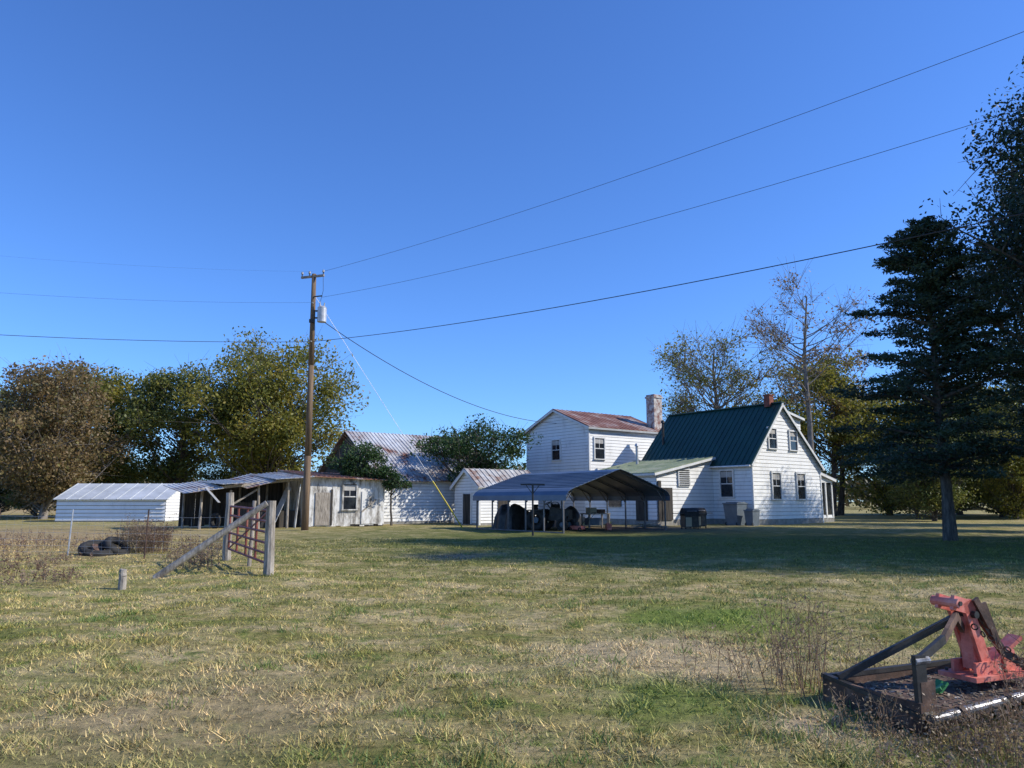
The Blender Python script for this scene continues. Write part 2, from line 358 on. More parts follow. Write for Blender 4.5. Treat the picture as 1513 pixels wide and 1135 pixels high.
def conifer_mesh(name,h,r,cb,seed,leaf,bark,dens=1.0,tr=.22):
    g=np.random.default_rng(seed);paths=[];P=[]
    tz=np.linspace(0,h*.98,8);tp=np.column_stack([np.zeros(8)+g.normal(0,.03,8),g.normal(0,.03,8),tz]);tp[0]=(0,0,-.3)
    rr=tr*(1-tz/h)+.02;rr[0]*=1.3;paths.append((tp,rr))
    z=cb
    while z<h*.98:
        f=(z-cb)/(h-cb);Lr=r*(1-f)**.62*(.85+.2*math.sin(z*2.3))*(1 if f>.12 else .7+2.5*f)
        for k in range(4):
            a=g.random()*2*np.pi;l=Lr*(.35+.85*g.random()**.8)+.3;dz=l*(.22-.5*(1-f)*g.random()+.2*f)
            e=np.array([math.cos(a)*l,math.sin(a)*l,z+dz]);s=np.array([0,0,z]);md=(s+e)/2+np.array([0,0,.06*l])
            paths.append((np.array([s,md,e]),[.03+.015*l,.02+.006*l,.008]))
            n=int(250*dens*l/2+40)
            tt=.12+.93*g.random(n)**.75
            pp=s+(e-s)*tt[:,None];pp[:,2]+=.06*l*np.sin(np.pi*np.clip(tt,0,1))
            sp=(.08+.20*l*(.25+np.sin(np.pi*np.clip(tt,0,1)))*.5)
            q=np.clip(g.normal(0,1,(n,3)),-1.9,1.9)
            pp+=q*np.stack([sp,sp,sp*.32],1);P.append(pp)
        z+=.17+.13*(1-f)
    wv,wf=tubes(paths);P=np.concatenate(P);lv=leaves(P,.085,g,.36,.3)
    co=np.concatenate([wv,lv]);lf=np.arange(len(P)*4).reshape(-1,4)+len(wv)
    return npmesh(name,co,np.concatenate([wf,lf]),[bark,leaf],np.concatenate([np.zeros(len(wf)),np.ones(len(lf))]))
bk,pb=M['bark'],M['palebark']
# left group
place('maple_tree',tree_mesh('brown_tree',14.0,6.0,.8,140,250,.14,L['brown'],pb,11,.28,csig=.17,tp_=.3),-41.0,66)
place('oak_tree',tree_mesh('yg_a',15.6,6.2,1.5,95,250,.165,L['yellowgreen'],bk,12,.3,csig=.18),-44.5,79)
place('oak_tree',tree_mesh('ol_a',16.2,5.4,2.0,90,260,.16,L['olive'],bk,13,.32,csig=.18),-35.0,78)
me_d=tree_mesh('yg_big',18.6,7.6,2.8,165,270,.16,L['yellowgreen'],bk,14,.38,csig=.155)
place('oak_tree',me_d,-24.8,77)
place('oak_tree',me_d,-60,88,2,.8)
# right background
place('walnut_tree',tree_mesh('sparse_e',21.0,7.4,5,95,80,.14,L['yellowgreen'],pb,21,.42,twigs=16,csig=.15),22.6,80)
place('locust_tree',tree_mesh('bare_f',25.5,5.6,11,42,42,.13,L['rusty'],pb,22,.36,twigs=14,csig=.15,topx=-.5),29.4,73)
place('oak_tree',tree_mesh('yg_g',17.5,5.5,4,85,180,.16,L['yellowgreen'],bk,23,.3,csig=.17),34.0,80)
place('oak_tree',tree_mesh('br_g',20.5,4.6,7,55,90,.15,L['rusty'],bk,27,.3,twigs=8,csig=.16),36.5,84)
me_w=tree_mesh('woods_a',15,6.5,.8,110,210,.17,L['yellowgreen'],bk,24,.28,csig=.17)
me_w2=tree_mesh('woods_b',13,6,.6,105,200,.17,L['olive'],bk,25,.28,csig=.18)
for i,(x,y,mm,s) in enumerate([(30,86,me_w,.9),(42,84,me_w,.95),(51,86,me_w2,1.1),(58,88,me_w,1.1),(48,74,me_w2,.9),(40,70,me_w2,.62),(62,78,me_w,1.1),(22,92,me_w2,.9),(53,70,me_w2,.8),(44,66,me_w,.55),(36,67,me_w2,.5),(-46,73,me_w2,.5),(-40,76,me_w,.45),(-52,76,me_w2,.7),(-31,84,me_w2,.55)]):
    place('hardwood_tree',mm,x,y,i*1.7,s)
place('hardwood_tree',me_w2,33.5,60,1,.55)
# right foreground trees
place('cedar_tree',conifer_mesh('cedar',13.4,4.3,2.6,31,L['dark'],bk,1.25),17.5,30.3)
big=tree_mesh('tall_tree_mesh',20.5,5.2,2.4,220,320,.09,L['dark'],bk,32,.42,csig=.17,zs=1.0,ball=1.2,tp_=.42)
place('tall_evergreen_tree',big,24.0,27.5,.4,1.03)
place('tall_evergreen_tree',big,26.5,20.8,2.6,1.05)
place('tall_evergreen_tree',big,31.0,40,1.6,1.1)
place('tall_evergreen_tree',big,33,30,3.3,1.15)
place('tall_evergreen_tree',big,33,24,5.3,1.15)
place('tall_evergreen_tree',big,39.5,50.0,4.2,.88)
# yard shrub trees
sh=tree_mesh('shrub_tree',7.3,3.7,2.6,70,180,.10,L['green'],bk,41,.16,csig=.16,twigs=7)
place('sumac_tree',sh,-2.5,55.8)
place('vine_shrub',tree_mesh('vine_a',5.4,1.9,2.6,30,150,.09,L['green'],bk,42,.08,csig=.2),-9.9,49.6)
place('vine_shrub',tree_mesh('vine_b',3.9,1.1,1.9,16,130,.08,L['green'],bk,43,.05,csig=.24),-7.9,49.6)
# distant mass
g=np.random.default_rng(8);C=[]
for i in range(900):
    a=g.uniform(-1.25,1.25);d=g.uniform(150,215);x=math.sin(a)*d;y=math.cos(a)*d
    hz=(6.0+2.5*math.sin(a*23)+1.5*math.sin(a*57+1))*(g.random()**.5)
    n=85;C.append(np.array([x,y,hz])+g.normal(0,1,(n,3))*np.array([1.9,1.9,1.1]))
C=np.concatenate(C);C[:,2]=np.abs(C[:,2]);lv=leaves(C,.55,g)
link(bpy.data.objects.new('distant_treeline',npmesh('distant_treeline',lv,np.arange(len(lv)).reshape(-1,4),[L['far']])))
def brush(name,spots,seed,leaf,th=1.0,lsz=.018):
    g=np.random.default_rng(seed);paths=[];P=[]
    for x,y,rad,h,n in spots:
        for i in range(n):
            a=g.random()*6.28;q=rad*g.random()**.5;b0=np.array([x+q*math.cos(a),y+q*math.sin(a),-.02])
            hh=h*(.4+.7*g.random());e=b0+np.array([g.normal(0,.18)*hh,g.normal(0,.18)*hh,hh]);md=(b0+e)/2+g.normal(0,.04*hh,3)
            paths.append((np.array([b0,md,e]),[(.003+.002*h)*th,(.002+.0015*h)*th,.001*th]))
            for k in range(4):
                s=b0*.5+e*.5 if k%2 else b0*.25+e*.75;ee=s+g.normal(0,.14*hh,3)+np.array([0,0,.12*hh])
                paths.append((np.array([s,ee]),[(.0025+.0005*h)*th,.001*th]))
                P.append(ee+g.normal(0,.03,(3,3)))
    wv,wf=tubes(paths,3);P=np.concatenate(P);lv=leaves(P,lsz,g)
    co=np.concatenate([wv,lv]);lf=np.arange(len(P)*4).reshape(-1,4)+len(wv)
    link(bpy.data.objects.new(name,npmesh(name,co,np.concatenate([wf,lf]),[leaf,leaf],np.concatenate([np.zeros(len(wf)),np.ones(len(lf))]))))
brush('dry_brush',[(-11.4,23.6,.7,1.0,230),(-13.2,24.6,.9,.55,70),(-7.6,18.2,.6,.65,70),(-17,25,2.5,.45,120),(-11.5,17,1.2,.3,50),(-22,29,4,.5,120),(-13.5,19.5,2.5,.25,110),(-9.0,22.3,.9,.6,60),(-9.5,15.2,.8,.25,50)],5,L['dry'],1.4,.024)
brush('dry_weeds',[(2.45,6.35,.3,.95,20),(2.2,6.7,.35,.75,16),(2.5,5.5,.3,.3,26),(3.3,5.0,.4,.34,80),(3.0,7.0,.5,.45,24),(3.9,5.6,.35,.5,60),(2.75,7.6,.3,.8,8),(2.0,7.4,.5,.6,8),(3.0,5.25,.3,.3,40),(2.7,5.0,.5,.14,80),(4.4,6.2,.5,.7,30)],6,L['dry'],1.0,.012)

# ------------------------------------------------------------ farmhouse
H=empty('white_farmhouse',(16,50,0),TH)
b=B();W=M['white']
gt=[(0,4.3),(3.6,8.35),(8.2,4.1)]
siding(b,(0,0),X,nY,gt,W)
siding(b,(0,10),X,Y,gt,W)
siding(b,(0,0),Y,nX,[(0,4.3),(10,4.3)],W)
siding(b,(8.2,0),Y,X,[(0,4.1),(10,4.1)],W)
for x,y in((0,0),(8.2,0)): b.box(x-.06,x+.06,y-.06,y+.06,0,4.0,M['trim'])
b.make('walls',H)
b=B()
s1=(8.35-4.3)/3.6; s2=(8.35-4.1)/4.6
roof(b,(-.35,-.25,4.38-.35*s1),(-.35,10.2,4.38-.35*s1),(3.6,10.2,8.43),(3.6,-.25,8.43),M['green'],.06,.42,edge=M['trim'])
roof(b,(8.5,-.25,4.18-.3*s2),(8.5,10.2,4.18-.3*s2),(3.6,10.2,8.43),(3.6,-.25,8.43),M['green'],.06,.42,edge=M['trim'])
b.box(3.45,3.75,-.26,10.21,8.42,8.5,M['green'])
b.make('roof',H)
b=B()
siding(b,(4.4,.55),X,nY,[(0,7.9),(2.5,7.55)],W,z0=5.2,foundation=False)
siding(b,(6.9,.55),Y,X,[(0,7.55),(8.5,7.55)],W,z0=5.2,foundation=False)
roof(b,(7.15,.3,7.6),(7.15,9.3,7.6),(3.65,9.3,8.3),(3.65,.3,8.3),M['green'],.06,.5,edge=M['trim'])
b.make('dormer',H)
b=B()
window(b,(0,0),X,nY,2.45,5.85,.85,1.35);window(b,(0,0),X,nY,4.95,5.8,.85,1.3)
window(b,(0,0),X,nY,2.65,2.6,.95,1.75);window(b,(0,0),X,nY,5.6,2.6,.95,1.75)
window(b,(0,0),Y,nX,2.0,2.75,1.0,1.75)
b.make('windows',H)
b=B()
b.box(3.25,3.75,.55,1.0,8.2,9.0,M['redbrick']);b.box(3.2,3.8,.5,1.05,9.0,9.08,M['redbrick'])
b.box(4.65,5.65,12.7,13.6,6.5,10.3,M['brick']);b.box(4.58,5.72,12.63,13.67,10.3,10.45,M['brick']);b.box(4.65,5.65,12.7,13.6,10.45,10.6,M['brick'])
b.make('chimneys',H)
b=B();b.cyl((1.4,8.9,5.6),(1.4,8.9,7.6),.09,.09,M['darkmetal']);b.cyl((1.4,8.9,7.6),(1.4,8.9,7.8),.16,.12,M['darkmetal'])
b.cyl((-2.2,8.3,4),(-2.2,8.3,5.6),.1,.1,M['galv']);b.cyl((-2.2,8.3,5.6),(-2.2,8.3,5.8),.17,.1,M['galv']);b.make('vent_pipes',H)
b=B()
siding(b,(8.25,.9),X,nY,[(0,.55),(3.0,.55)],W,z0=.3)
for x in(8.35,9.3,10.3,11.15): b.box(x-.07,x+.07,.84,.98,.3,3.0,M['trim'])
b.box(8.27,11.22,.82,1.0,2.95,3.25,M['trim']);b.box(8.42,9.2,.88,.92,.5,2.95,M['trim']);b.box(9.38,10.2,.90,.93,.5,2.95,M['glass']);b.box(10.38,11.05,.90,.93,.5,2.95,M['glass'])
b.box(9.36,9.42,.86,.9,.5,2.95,M['trim']);b.box(10.2,10.23,.86,.9,.5,2.95,M['trim'])
siding(b,(11.22,.9),Y,X,[(0,3.1),(6,3.1)],W)
roof(b,(11.5,.65,3.2),(11.5,7,3.2),(8.25,7,4.0),(8.25,.65,4.0),M['galv'],.06,.6,edge=M['trim'])
b.poly([(8.26,.9,3.25),(11.2,.9,3.25),(8.26,.9,3.95)],W)
b.make('sun_porch',H)
b=B()
siding(b,(-5.8,3.2),X,nY,[(0,3.45),(5.78,4.55)],W)
siding(b,(-5.8,3.2),Y,nX,[(0,3.45),(6.9,3.45)],W)
roof(b,(-6.3,2.9,3.42),(-6.3,10.3,3.42),(-.05,10.3,4.68),(-.05,2.9,4.68),M['palegreen'],.07,.5,edge=M['trim'])
b.box(-3.75,-2.55,3.08,3.16,2.55,3.75,M['trim'])
for i in range(8): b.beam((-3.65,3.06,2.65+i*.14),(-2.65,3.06,2.65+i*.14),.04,.05,M['darkmetal'])
b.box(-5.4,-4.4,3.08,3.15,.35,2.45,M['darkwood']);b.box(-5.78,-5.5,3.06,3.14,.35,2.9,M['darkwood'])
b.box(-5.9,-5.84,4.0,5.0,.3,2.4,M['darkwood']);b.box(-5.9,-5.84,6.4,7.6,1.2,2.4,M['glass'])
b.make('kitchen_wing',H)
b=B();ox,oy=-3.2,12.4;bl=8.4
siding(b,(ox,oy),Y,nX,[(0,7.4),(3.95,9.0),(7.9,7.4)],W)
siding(b,(ox,oy),X,nY,[(0,7.4),(bl,7.4)],W)
siding(b,(ox+bl,oy),Y,X,[(0,7.4),(3.95,9.0),(7.9,7.4)],W)
b.box(ox-.07,ox+.07,oy-.07,oy+.07,0,7.3,M['trim'])
window(b,(ox,oy),Y,nX,3.9,5.7,1.0,1.6);window(b,(ox,oy),X,nY,1.05,5.65,1.0,1.6)
roof(b,(ox-.35,oy-.4,7.3),(ox+bl+.3,oy-.4,7.3),(ox+bl+.3,oy+3.95,9.08),(ox-.35,oy+3.95,9.08),M['rustroof'],.07,.5,edge=M['trim'])
roof(b,(ox-.35,oy+8.3,7.3),(ox+bl+.3,oy+8.3,7.3),(ox+bl+.3,oy+3.95,9.08),(ox-.35,oy+3.95,9.08),M['rustroof'],.07,.5,edge=M['trim'])
b.make('two_storey_block',H)
b=B()
b.cyl((-.45,-.2,3.9),(-.45,10,3.9),.06,.06,M['trim']);b.cyl((-.12,-.12,.2),(-.12,-.12,3.85),.04,.04,M['trim']);b.make('gutter',H)

def world(lx,ly): return (16+.8*lx-.6*ly, 50+.6*lx+.8*ly,0)
S=empty('white_shed',world(-14.54,10.9),TH)
b=B()
siding(b,(0,0),X,nY,[(0,2.6),(5.0,2.6)],W,z0=.1,board=.2)
siding(b,(0,0),Y,nX,[(0,2.6),(1.5,3.7),(3,2.6)],W,z0=.1,board=.2)
siding(b,(5,0),Y,X,[(0,2.6),(1.5,3.7),(3,2.6)],W,z0=.1,board=.2)
b.box(-.07,.07,-.07,.07,0,2.55,M['trim']);b.make('walls',S)
b=B();b.box(-.07,-.04,.95,1.85,.05,2.05,M['darkwood'])
b.box(-.09,-.02,.83,.94,.05,2.15,M['trim']);b.box(-.09,-.02,1.86,1.97,.05,2.15,M['trim']);b.box(1.5,2.4,-.07,-.04,.1,1.95,M['darkwood']);b.make('doors',S)
b=B()
roof(b,(-.25,-.3,2.5),(5.25,-.3,2.5),(5.25,1.5,3.78),(-.25,1.5,3.78),M['tinroof'],.05,.4,.05,.05,edge=M['trim'])
roof(b,(-.25,3.3,2.5),(5.25,3.3,2.5),(5.25,1.5,3.78),(-.25,1.5,3.78),M['tinroof'],.05,.4,.05,.05,edge=M['trim']);b.make('roof',S)
S=empty('old_barn',world(-18.76,16.57),TH)
b=B()
siding(b,(0,0),X,nY,[(0,3.2),(10,3.2)],M['white'],z0=.15,board=.22)
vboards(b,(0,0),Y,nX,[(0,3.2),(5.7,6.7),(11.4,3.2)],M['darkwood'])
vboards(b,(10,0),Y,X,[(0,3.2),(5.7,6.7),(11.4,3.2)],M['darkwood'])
b.box(-.08,.08,-.08,.08,0,3.1,M['trim']);b.make('walls',S)
b=B();q=3.5/5.7
for i in range(5):
    x0=-.4+i*2.16;dz=R.uniform(-.02,.03)
    roof(b,(x0,-.5,3.28-.5*q+dz),(x0+2.15,-.5,3.28-.5*q+dz),(x0+2.15,2.8,3.28+2.8*q+dz+.02),(x0,2.8,3.28+2.8*q+dz+.02),M['tinroof'],.03,.3,.06,.05)
    roof(b,(x0,2.7,3.35+2.7*q+dz),(x0+2.15,2.7,3.35+2.7*q+dz),(x0+2.15,5.7,6.83),(x0,5.7,6.83),M['tinroof'],.03,.3,.06,.05)
roof(b,(-.4,11.9,3.0),(10.4,11.9,3.0),(10.4,5.7,6.83),(-.4,5.7,6.83),M['rustroof'],.04,.4,.06,.05)
b.make('roof',S)
S=empty('peeling_shed',world(-25.2,13.9),TH)
b=B()
vboards(b,(0,0),X,nY,[(0,3.15),(5.2,2.95)],M['oldwhite'],.32)
vboards(b,(0,0),Y,nX,[(0,3.15),(4.5,3.3)],M['oldwhite'],.3)
b.poly([(0,.05,0),(5.2,.05,0),(5.2,.05,2.95),(0,.05,3.1)],M['darkwood'])
vboards(b,(5.2,0),Y,X,[(0,2.95),(4.5,3.1)],M['oldwhite'],.3);b.make('walls',S)
b=B();window(b,(0,-.03),X,nY,2.75,1.85,.85,1.55,True,M['oldwhite'])
b.box(.5,1.45,-.08,-.045,.1,2.1,M['greywood']);b.box(1.5,1.62,-.09,-.045,.1,2.3,M['darkwood']);b.box(3.6,4.6,-.075,-.045,.15,2.2,M['oldwhite']);b.beam((3.6,-.09,.9),(4.6,-.09,1.7),.03,.1,M['greywood']);b.make('window_and_doors',S)
b=B()
roof(b,(-.3,-.5,3.1),(5.5,-.5,2.92),(5.5,4.6,3.4),(-.3,4.6,3.6),M['rustroof'],.05,.3,.06,.05);b.make('roof',S)
S=empty('open_lean_to',world(-31.6,13.9),TH)
b=B()
for x,z in((.2,2.3),(1.8,2.2),(3.5,2.5),(5.2,2.75),(6.3,3.0)):
    b.cyl((x,0,-.2),(x+R.uniform(-.1,.1),.05,z),.08,.07,M['greywood']);b.cyl((x,3.8,-.2),(x,3.8,z+.2),.08,.07,M['greywood'])
b.beam((0,0,2.2),(6.3,0,2.95),.12,.16,M['greywood']);b.beam((1.8,0,1.3),(3.4,0,2.3),.08,.1,M['greywood'])
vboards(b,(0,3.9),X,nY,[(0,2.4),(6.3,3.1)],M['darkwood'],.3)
b.make('frame',S)
b=B()
for i,(x0,x1,za,zb,k) in enumerate([(-.9,1.2,2.15,2.45,.15),(1.1,2.6,2.42,2.55,-.1),(2.5,4.2,2.5,2.95,.2),(4.1,5.3,2.9,3.0,.05),(5.2,6.5,3.02,3.15,.1)]):
    roof(b,(x0,-.7-.2*(i%2),za-k),(x1,-.7-.2*(i%2),zb-k),(x1,4.2,zb+.35),(x0,4.2,za+.35),M['tinroof'] if i%2==0 else M['galv'],.02,.25,.05,.04)
b.beam((.2,-.8,2.35),(.9,-1.1,1.5),.9,.02,M['galv']);b.make('sheet_metal_roof',S)
b=B()
b.box(2.6,4.3,1.2,2.6,0,1.1,M['darkmetal']);b.box(2.7,3.5,1.3,2.4,1.1,1.5,M['darkwood']);b.box(5.0,6.2,.8,2.4,0,1.0,M['darkwood']);b.torus((1.3,.9,.45),(1,.3,0),.35,.12,M['black']);b.beam((4.3,.3,0),(5.4,.5,2.4),.6,.03,M['galv']);b.beam((5.6,-.2,0),(5.9,0,2.6),.25,.04,M['oldwhite'])
b.make('stored_junk',S)
S=empty('white_metal_shed',(-35.0,58,0),.02)
b=B()
siding(b,(0,0),X,nY,[(0,1.75),(8.3,1.75)],W,z0=.05,board=.29,proud=.07,foundation=False,gap=.05)
siding(b,(8.3,0),Y,X,[(0,1.75),(3,2.9),(6,1.75)],W,z0=.05,board=.23,foundation=False)
siding(b,(0,0),Y,nX,[(0,1.75),(3,2.9),(6,1.75)],W,z0=.05,board=.23,foundation=False);b.make('walls',S)
b=B()
roof(b,(-.2,-.25,1.7),(8.5,-.25,1.7),(8.5,3,2.98),(-.2,3,2.98),M['whiteroof'],.04,.9,.05,.04);roof(b,(-.2,6.25,1.7),(8.5,6.25,1.7),(8.5,3,2.98),(-.2,3,2.98),M['whiteroof'],.04,.9,.05,.04);b.make('roof',S)

# ------------------------------------------------------------ carport
S=empty('metal_carport',world(-18.46,-2.15),TH)
Wc,Lc=7.45,7.6
prof=[(-.06,1.62),(-.05,1.88),(.12,2.08),(.35,2.2),(Wc/2-.35,3.16),(Wc/2,3.24),(Wc/2+.35,3.16),(Wc-.35,2.2),(Wc-.12,2.08),(Wc+.05,1.88),(Wc+.06,1.62)]
b=B()
for (x0,z0_),(x1,z1_) in zip(prof[:-1],prof[1:]):
    b.hexa([(x0,-.3,z0_-.02),(x0,Lc+.3,z0_-.02),(x1,Lc+.3,z1_-.02),(x1,-.3,z1_-.02),(x0,-.3,z0_),(x0,Lc+.3,z0_),(x1,Lc+.3,z1_),(x1,-.3,z1_)],M['carport'])
    l=math.hypot(x1-x0,z1_-z0_)
    if l>1:
        k=int(l/.28)
        for i in range(1,k):
            f=i/k;x=x0+(x1-x0)*f;z=z0_+(z1_-z0_)*f+.012;b.beam((x,-.3,z),(x,Lc+.3,z),.06,.03,M['carport'])
b.make('roof_skin',S)
b=B();G=M['cframe']
inner=[(x,z-.08) for x,z in prof[2:-2]];inner=[(0.03,1.85)]+inner+[(Wc-.03,1.85)]
for i in range(6):
    y=.02+i*(Lc-.04)/5
    for x in(.03,Wc-.03): b.box(x-.035,x+.035,y-.03,y+.03,0,1.88,G)
    for (x0,z0_),(x1,z1_) in zip(inner[:-1],inner[1:]): b.beam((x0,y,z0_),(x1,y,z1_),.06,.06,G,up=(0,1,0))
    b.beam((.05,y,1.5),(.75,y,2.28),.04,.04,G,up=(0,1,0));b.beam((Wc-.05,y,1.5),(Wc-.75,y,2.28),.04,.04,G,up=(0,1,0))
for x in(.03,Wc-.03):b.box(x-.04,x+.04,0,Lc,.01,.07,G)
b.make('frame',S)
def tractor(loc,rot):
    T=empty('small_tractor',loc,rot);b=B();D_=M['darkmetal'];K=M['bluegrey']
    b.box(-.3,.3,-.2,1.5,.55,.8,D_);b.hexa([(-.32,.55,.8),(.32,.55,.8),(.30,1.6,.8),(-.30,1.6,.8),(-.29,.55,1.24),(.29,.55,1.24),(.24,1.6,1.12),(-.24,1.6,1.12)],D_);b.box(-.27,.27,1.6,1.64,.62,1.12,D_)
    b.box(-.25,.25,-.35,.1,.95,1.05,M['black']);b.box(-.25,.25,-.42,-.34,1.0,1.4,M['black'])
    b.beam((0,.5,1.15),(0,.3,1.42),.05,.05,D_);b.torus((0,.28,1.44),(0,-.5,1),.19,.02,M['black'])
    for s in(-1,1):
        b.box(s*.62-.18,s*.62+.18,-.55,.3,1.08,1.13,D_);b.cyl((s*.3,-.1,.58),(s*.7,-.1,.58),.16,.16,K)
    b.cyl((.2,1.2,1.1),(.2,1.2,1.6),.03,.03,D_);b.make('body',T)
    b=B()
    for s in(-1,1):
        b.torus((s*.64,-.1,.58),(1,0,0),.42,.16,M['black']);b.torus((s*.52,1.35,.34),(1,0,0),.24,.1,M['black']);b.cyl((s*.47,1.35,.34),(s*.57,1.35,.34),.15,.15,K)
    b.make('wheels',T,True)
lx,ly=-18.46,-2.15
tractor(world(lx+1.6,ly+3.6),TH+math.pi+.5)
tractor(world(lx+3.9,ly+5.2),TH+2.4)
def tarp(loc,rot,w,l,h,seed):
    g=np.random.default_rng(seed);n=18;b=B();P=[]
    for j in range(n):
        for i in range(n):
            u=i/(n-1)*2-1;v=j/(n-1)*2-1;e=(1-abs(u)**4)*(1-abs(v)**4)
            z=h*(e**.45)*(.75+.2*math.sin(u*2.5+seed)+.12*math.cos(v*4+seed))+.03*g.random()*(e>0)
            P.append((u*w/2*(1+.08*math.sin(v*7)),v*l/2*(1+.05*math.sin(u*6)),max(z,0.0)))
    for j in range(n-1):
        for i in range(n-1):
            k=j*n+i;b.poly([P[k],P[k+1],P[k+n+1],P[k+n]],M['darkmetal'] if seed%2 else M['bluegrey'])
    b.make('tarped_pile',loc=loc,rot=rot)
tarp(world(lx+1.9,ly+6.3),TH,2.2,1.8,1.5,3);tarp(world(lx+6.0,ly+6.6),TH+.2,1.6,1.5,1.2,7)
T=empty('workbench',world(lx+6.3,ly+4.4),TH);b=B()
b.box(-.9,.9,-.35,.35,.82,.88,M['greywood'])
for x in(-.8,.8):
    for y in(-.3,.3):b.box(x-.04,x+.04,y-.04,y+.04,0,.82,M['greywood'])
b.box(-.6,-.1,-.2,.2,.88,1.2,M['tan']);b.box(.2,.6,-.2,.15,.88,1.1,M['rust']);b.box(-.7,.2,-.3,.2,.2,.6,M['bluegrey']);b.make('bench',T)
def can(loc):
    b=B();b.box(-.15,.15,-.1,.1,0,.34,M['redpaint']);b.cyl((.1,0,.34),(.2,0,.46),.025,.018,M['yellow']);b.beam((-.1,0,.38),(.05,0,.38),.03,.03,M['redpaint']);b.beam((-.1,0,.33),(-.1,0,.39),.03,.03,M['redpaint']);b.make('fuel_can',loc=loc,rot=.4)
can(world(lx+5.2,ly+2.2))
def mower(loc,rot):
    b=B();b.box(-.26,.26,-.35,.3,.1,.28,M['redpaint']);b.cyl((0,0,.28),(0,0,.5),.14,.12,M['darkmetal'])
    for s in(-1,1):
        for y in(-.3,.28): b.torus((s*.29,y,.11),(1,0,0),.08,.03,M['black'],12,6)
        b.cyl((s*.22,-.3,.28),(s*.22,-1.0,.98),.012,.012,M['darkmetal'])
    b.cyl((-.22,-1,.98),(.22,-1,.98),.014,.014,M['black']);b.make('lawn_mower',loc=loc,rot=rot)
mower(world(lx+2.6,ly+1.9),1.0)
def grill(loc,rot):
    S=empty('barbecue_grill',loc,rot);b=B();K=M['black']
    b.box(-.42,.42,-.28,.28,.12,.75,M['darkmetal']);b.box(-.38,-.02,-.3,-.282,.18,.68,M['tan']);b.box(.02,.38,-.3,-.282,.18,.68,M['darkmetal'])
    b.box(-.45,.45,-.3,.3,.752,.92,K)
    n=10
    for i in range(n):
        a0=math.pi*i/n;a1=math.pi*(i+1)/n
        p=[(math.cos(a)*.3,.92+math.sin(a)*.28) for a in(a0,a1)]
        b.poly([(-.43,p[0][0],p[0][1]),(.43,p[0][0],p[0][1]),(.43,p[1][0],p[1][1]),(-.43,p[1][0],p[1][1])],K)
    for s in(-1,1): b.poly([(s*.43,math.cos(math.pi*i/n)*.3,.92+math.sin(math.pi*i/n)*.28) for i in range(n+1)],K)
    b.cyl((-.3,-.33,1.02),(.3,-.33,1.02),.02,.02,M['silver']);b.box(-.95,-.46,-.25,.25,.86,.9,M['darkmetal']);b.box(.46,.95,-.25,.25,.86,.9,M['darkmetal'])
    for x in(-.38,.38):
        for y in(-.24,.24): b.torus((x,y,.06),(1,0,0),.045,.02,K,10,6)
    b.make('body',S)
grill((10.0,42.6,0),.25)
grill((10.9,44.4,0),.5)
def bin_(name,loc,rot,mt,w=.75,h=1.1):
    b=B();b.hexa([(-w*.4,-w*.4,0),(w*.4,-w*.4,0),(w*.4,w*.4,0),(-w*.4,w*.4,0),(-w*.5,-w*.5,h),(w*.5,-w*.5,h),(w*.5,w*.5,h),(-w*.5,w*.5,h)],mt)
    b.box(-w*.54,w*.54,-w*.54,w*.54,h,h+.06,mt);b.box(-w*.45,w*.45,-w*.45,w*.3,h+.06,h+.12,mt)
    for s in(-1,1):b.torus((s*w*.38,w*.42,.1),(1,0,0),.08,.03,M['black'],12,6)
    b.cyl((-w*.45,w*.56,h-.02),(w*.45,w*.56,h-.02),.02,.02,mt);b.make(name,loc=loc,rot=rot)
bin_('trash_bin',world(-1.0,.7),TH+1.57,M['bluegrey'],1.1,1.4)
bin_('trash_bin',world(-.9,-.5),TH+1.5,M['bluegrey'],.7,.95)
b=B()
for i in range(14):
    a=R.random()*6.28;q=R.random()*.9;b.beam((q*math.cos(a)-.5,q*math.sin(a)*.5,.05+(.05*i)%.3),(q*math.cos(a)+.5,q*math.sin(a)*.5+R.uniform(-.4,.4),.08+R.random()*.3),.12,.05,M['greywood'])
b.make('lumber_pile',loc=(8.0,43.9,0))
b=B();b.cyl((0,0,-.2),(0,0,2.35),.05,.045,M['darkmetal']);b.beam((-.55,.1,2.33),(.55,-.1,2.33),.07,.07,M['darkmetal']);b.beam((-.3,.05,2.3),(0,0,1.9),.03,.03,M['darkmetal']);b.beam((.3,-.05,2.3),(0,0,1.9),.03,.03,M['darkmetal']);b.make('clothesline_post',loc=(.95,34.5,0))

# ------------------------------------------------------------ utility pole and lines
S=empty('utility_pole',(-11.1,40.6,0));b=B()
pts=[(0,0,-.3),(.0,0,4),(-.03,0,9),(-.08,0,14.25)];rs=[.20,.18,.15,.12]
for i in range(3): b.cyl(pts[i],pts[i+1],rs[i],rs[i+1],M['polewood'],14)
b.make('pole',S,True)
b=B();b.beam((-.85,.2,14.1),(.55,-.25,14.1),.1,.12,M['greywood'])
for x,y in((-.8,.18),(-.35,.05),(.5,-.23)):
    b.cyl((x,y,14.15),(x,y,14.3),.03,.03,M['darkmetal']);b.cyl((x,y,14.3),(x,y,14.42),.07,.05,M['curtain'])
b.beam((0,-.12,12.9),(.5,-.3,12.9),.06,.06,M['darkmetal'])
for z in (10.4,12.6): b.cyl((-.03,-.14,z-.08),(-.03,-.3,z-.08),.04,.04,M['curtain'])
b.box(-.2,.12,-.2,-.12,11.4,11.6,M['darkmetal'])
b.make('crossarm',S)
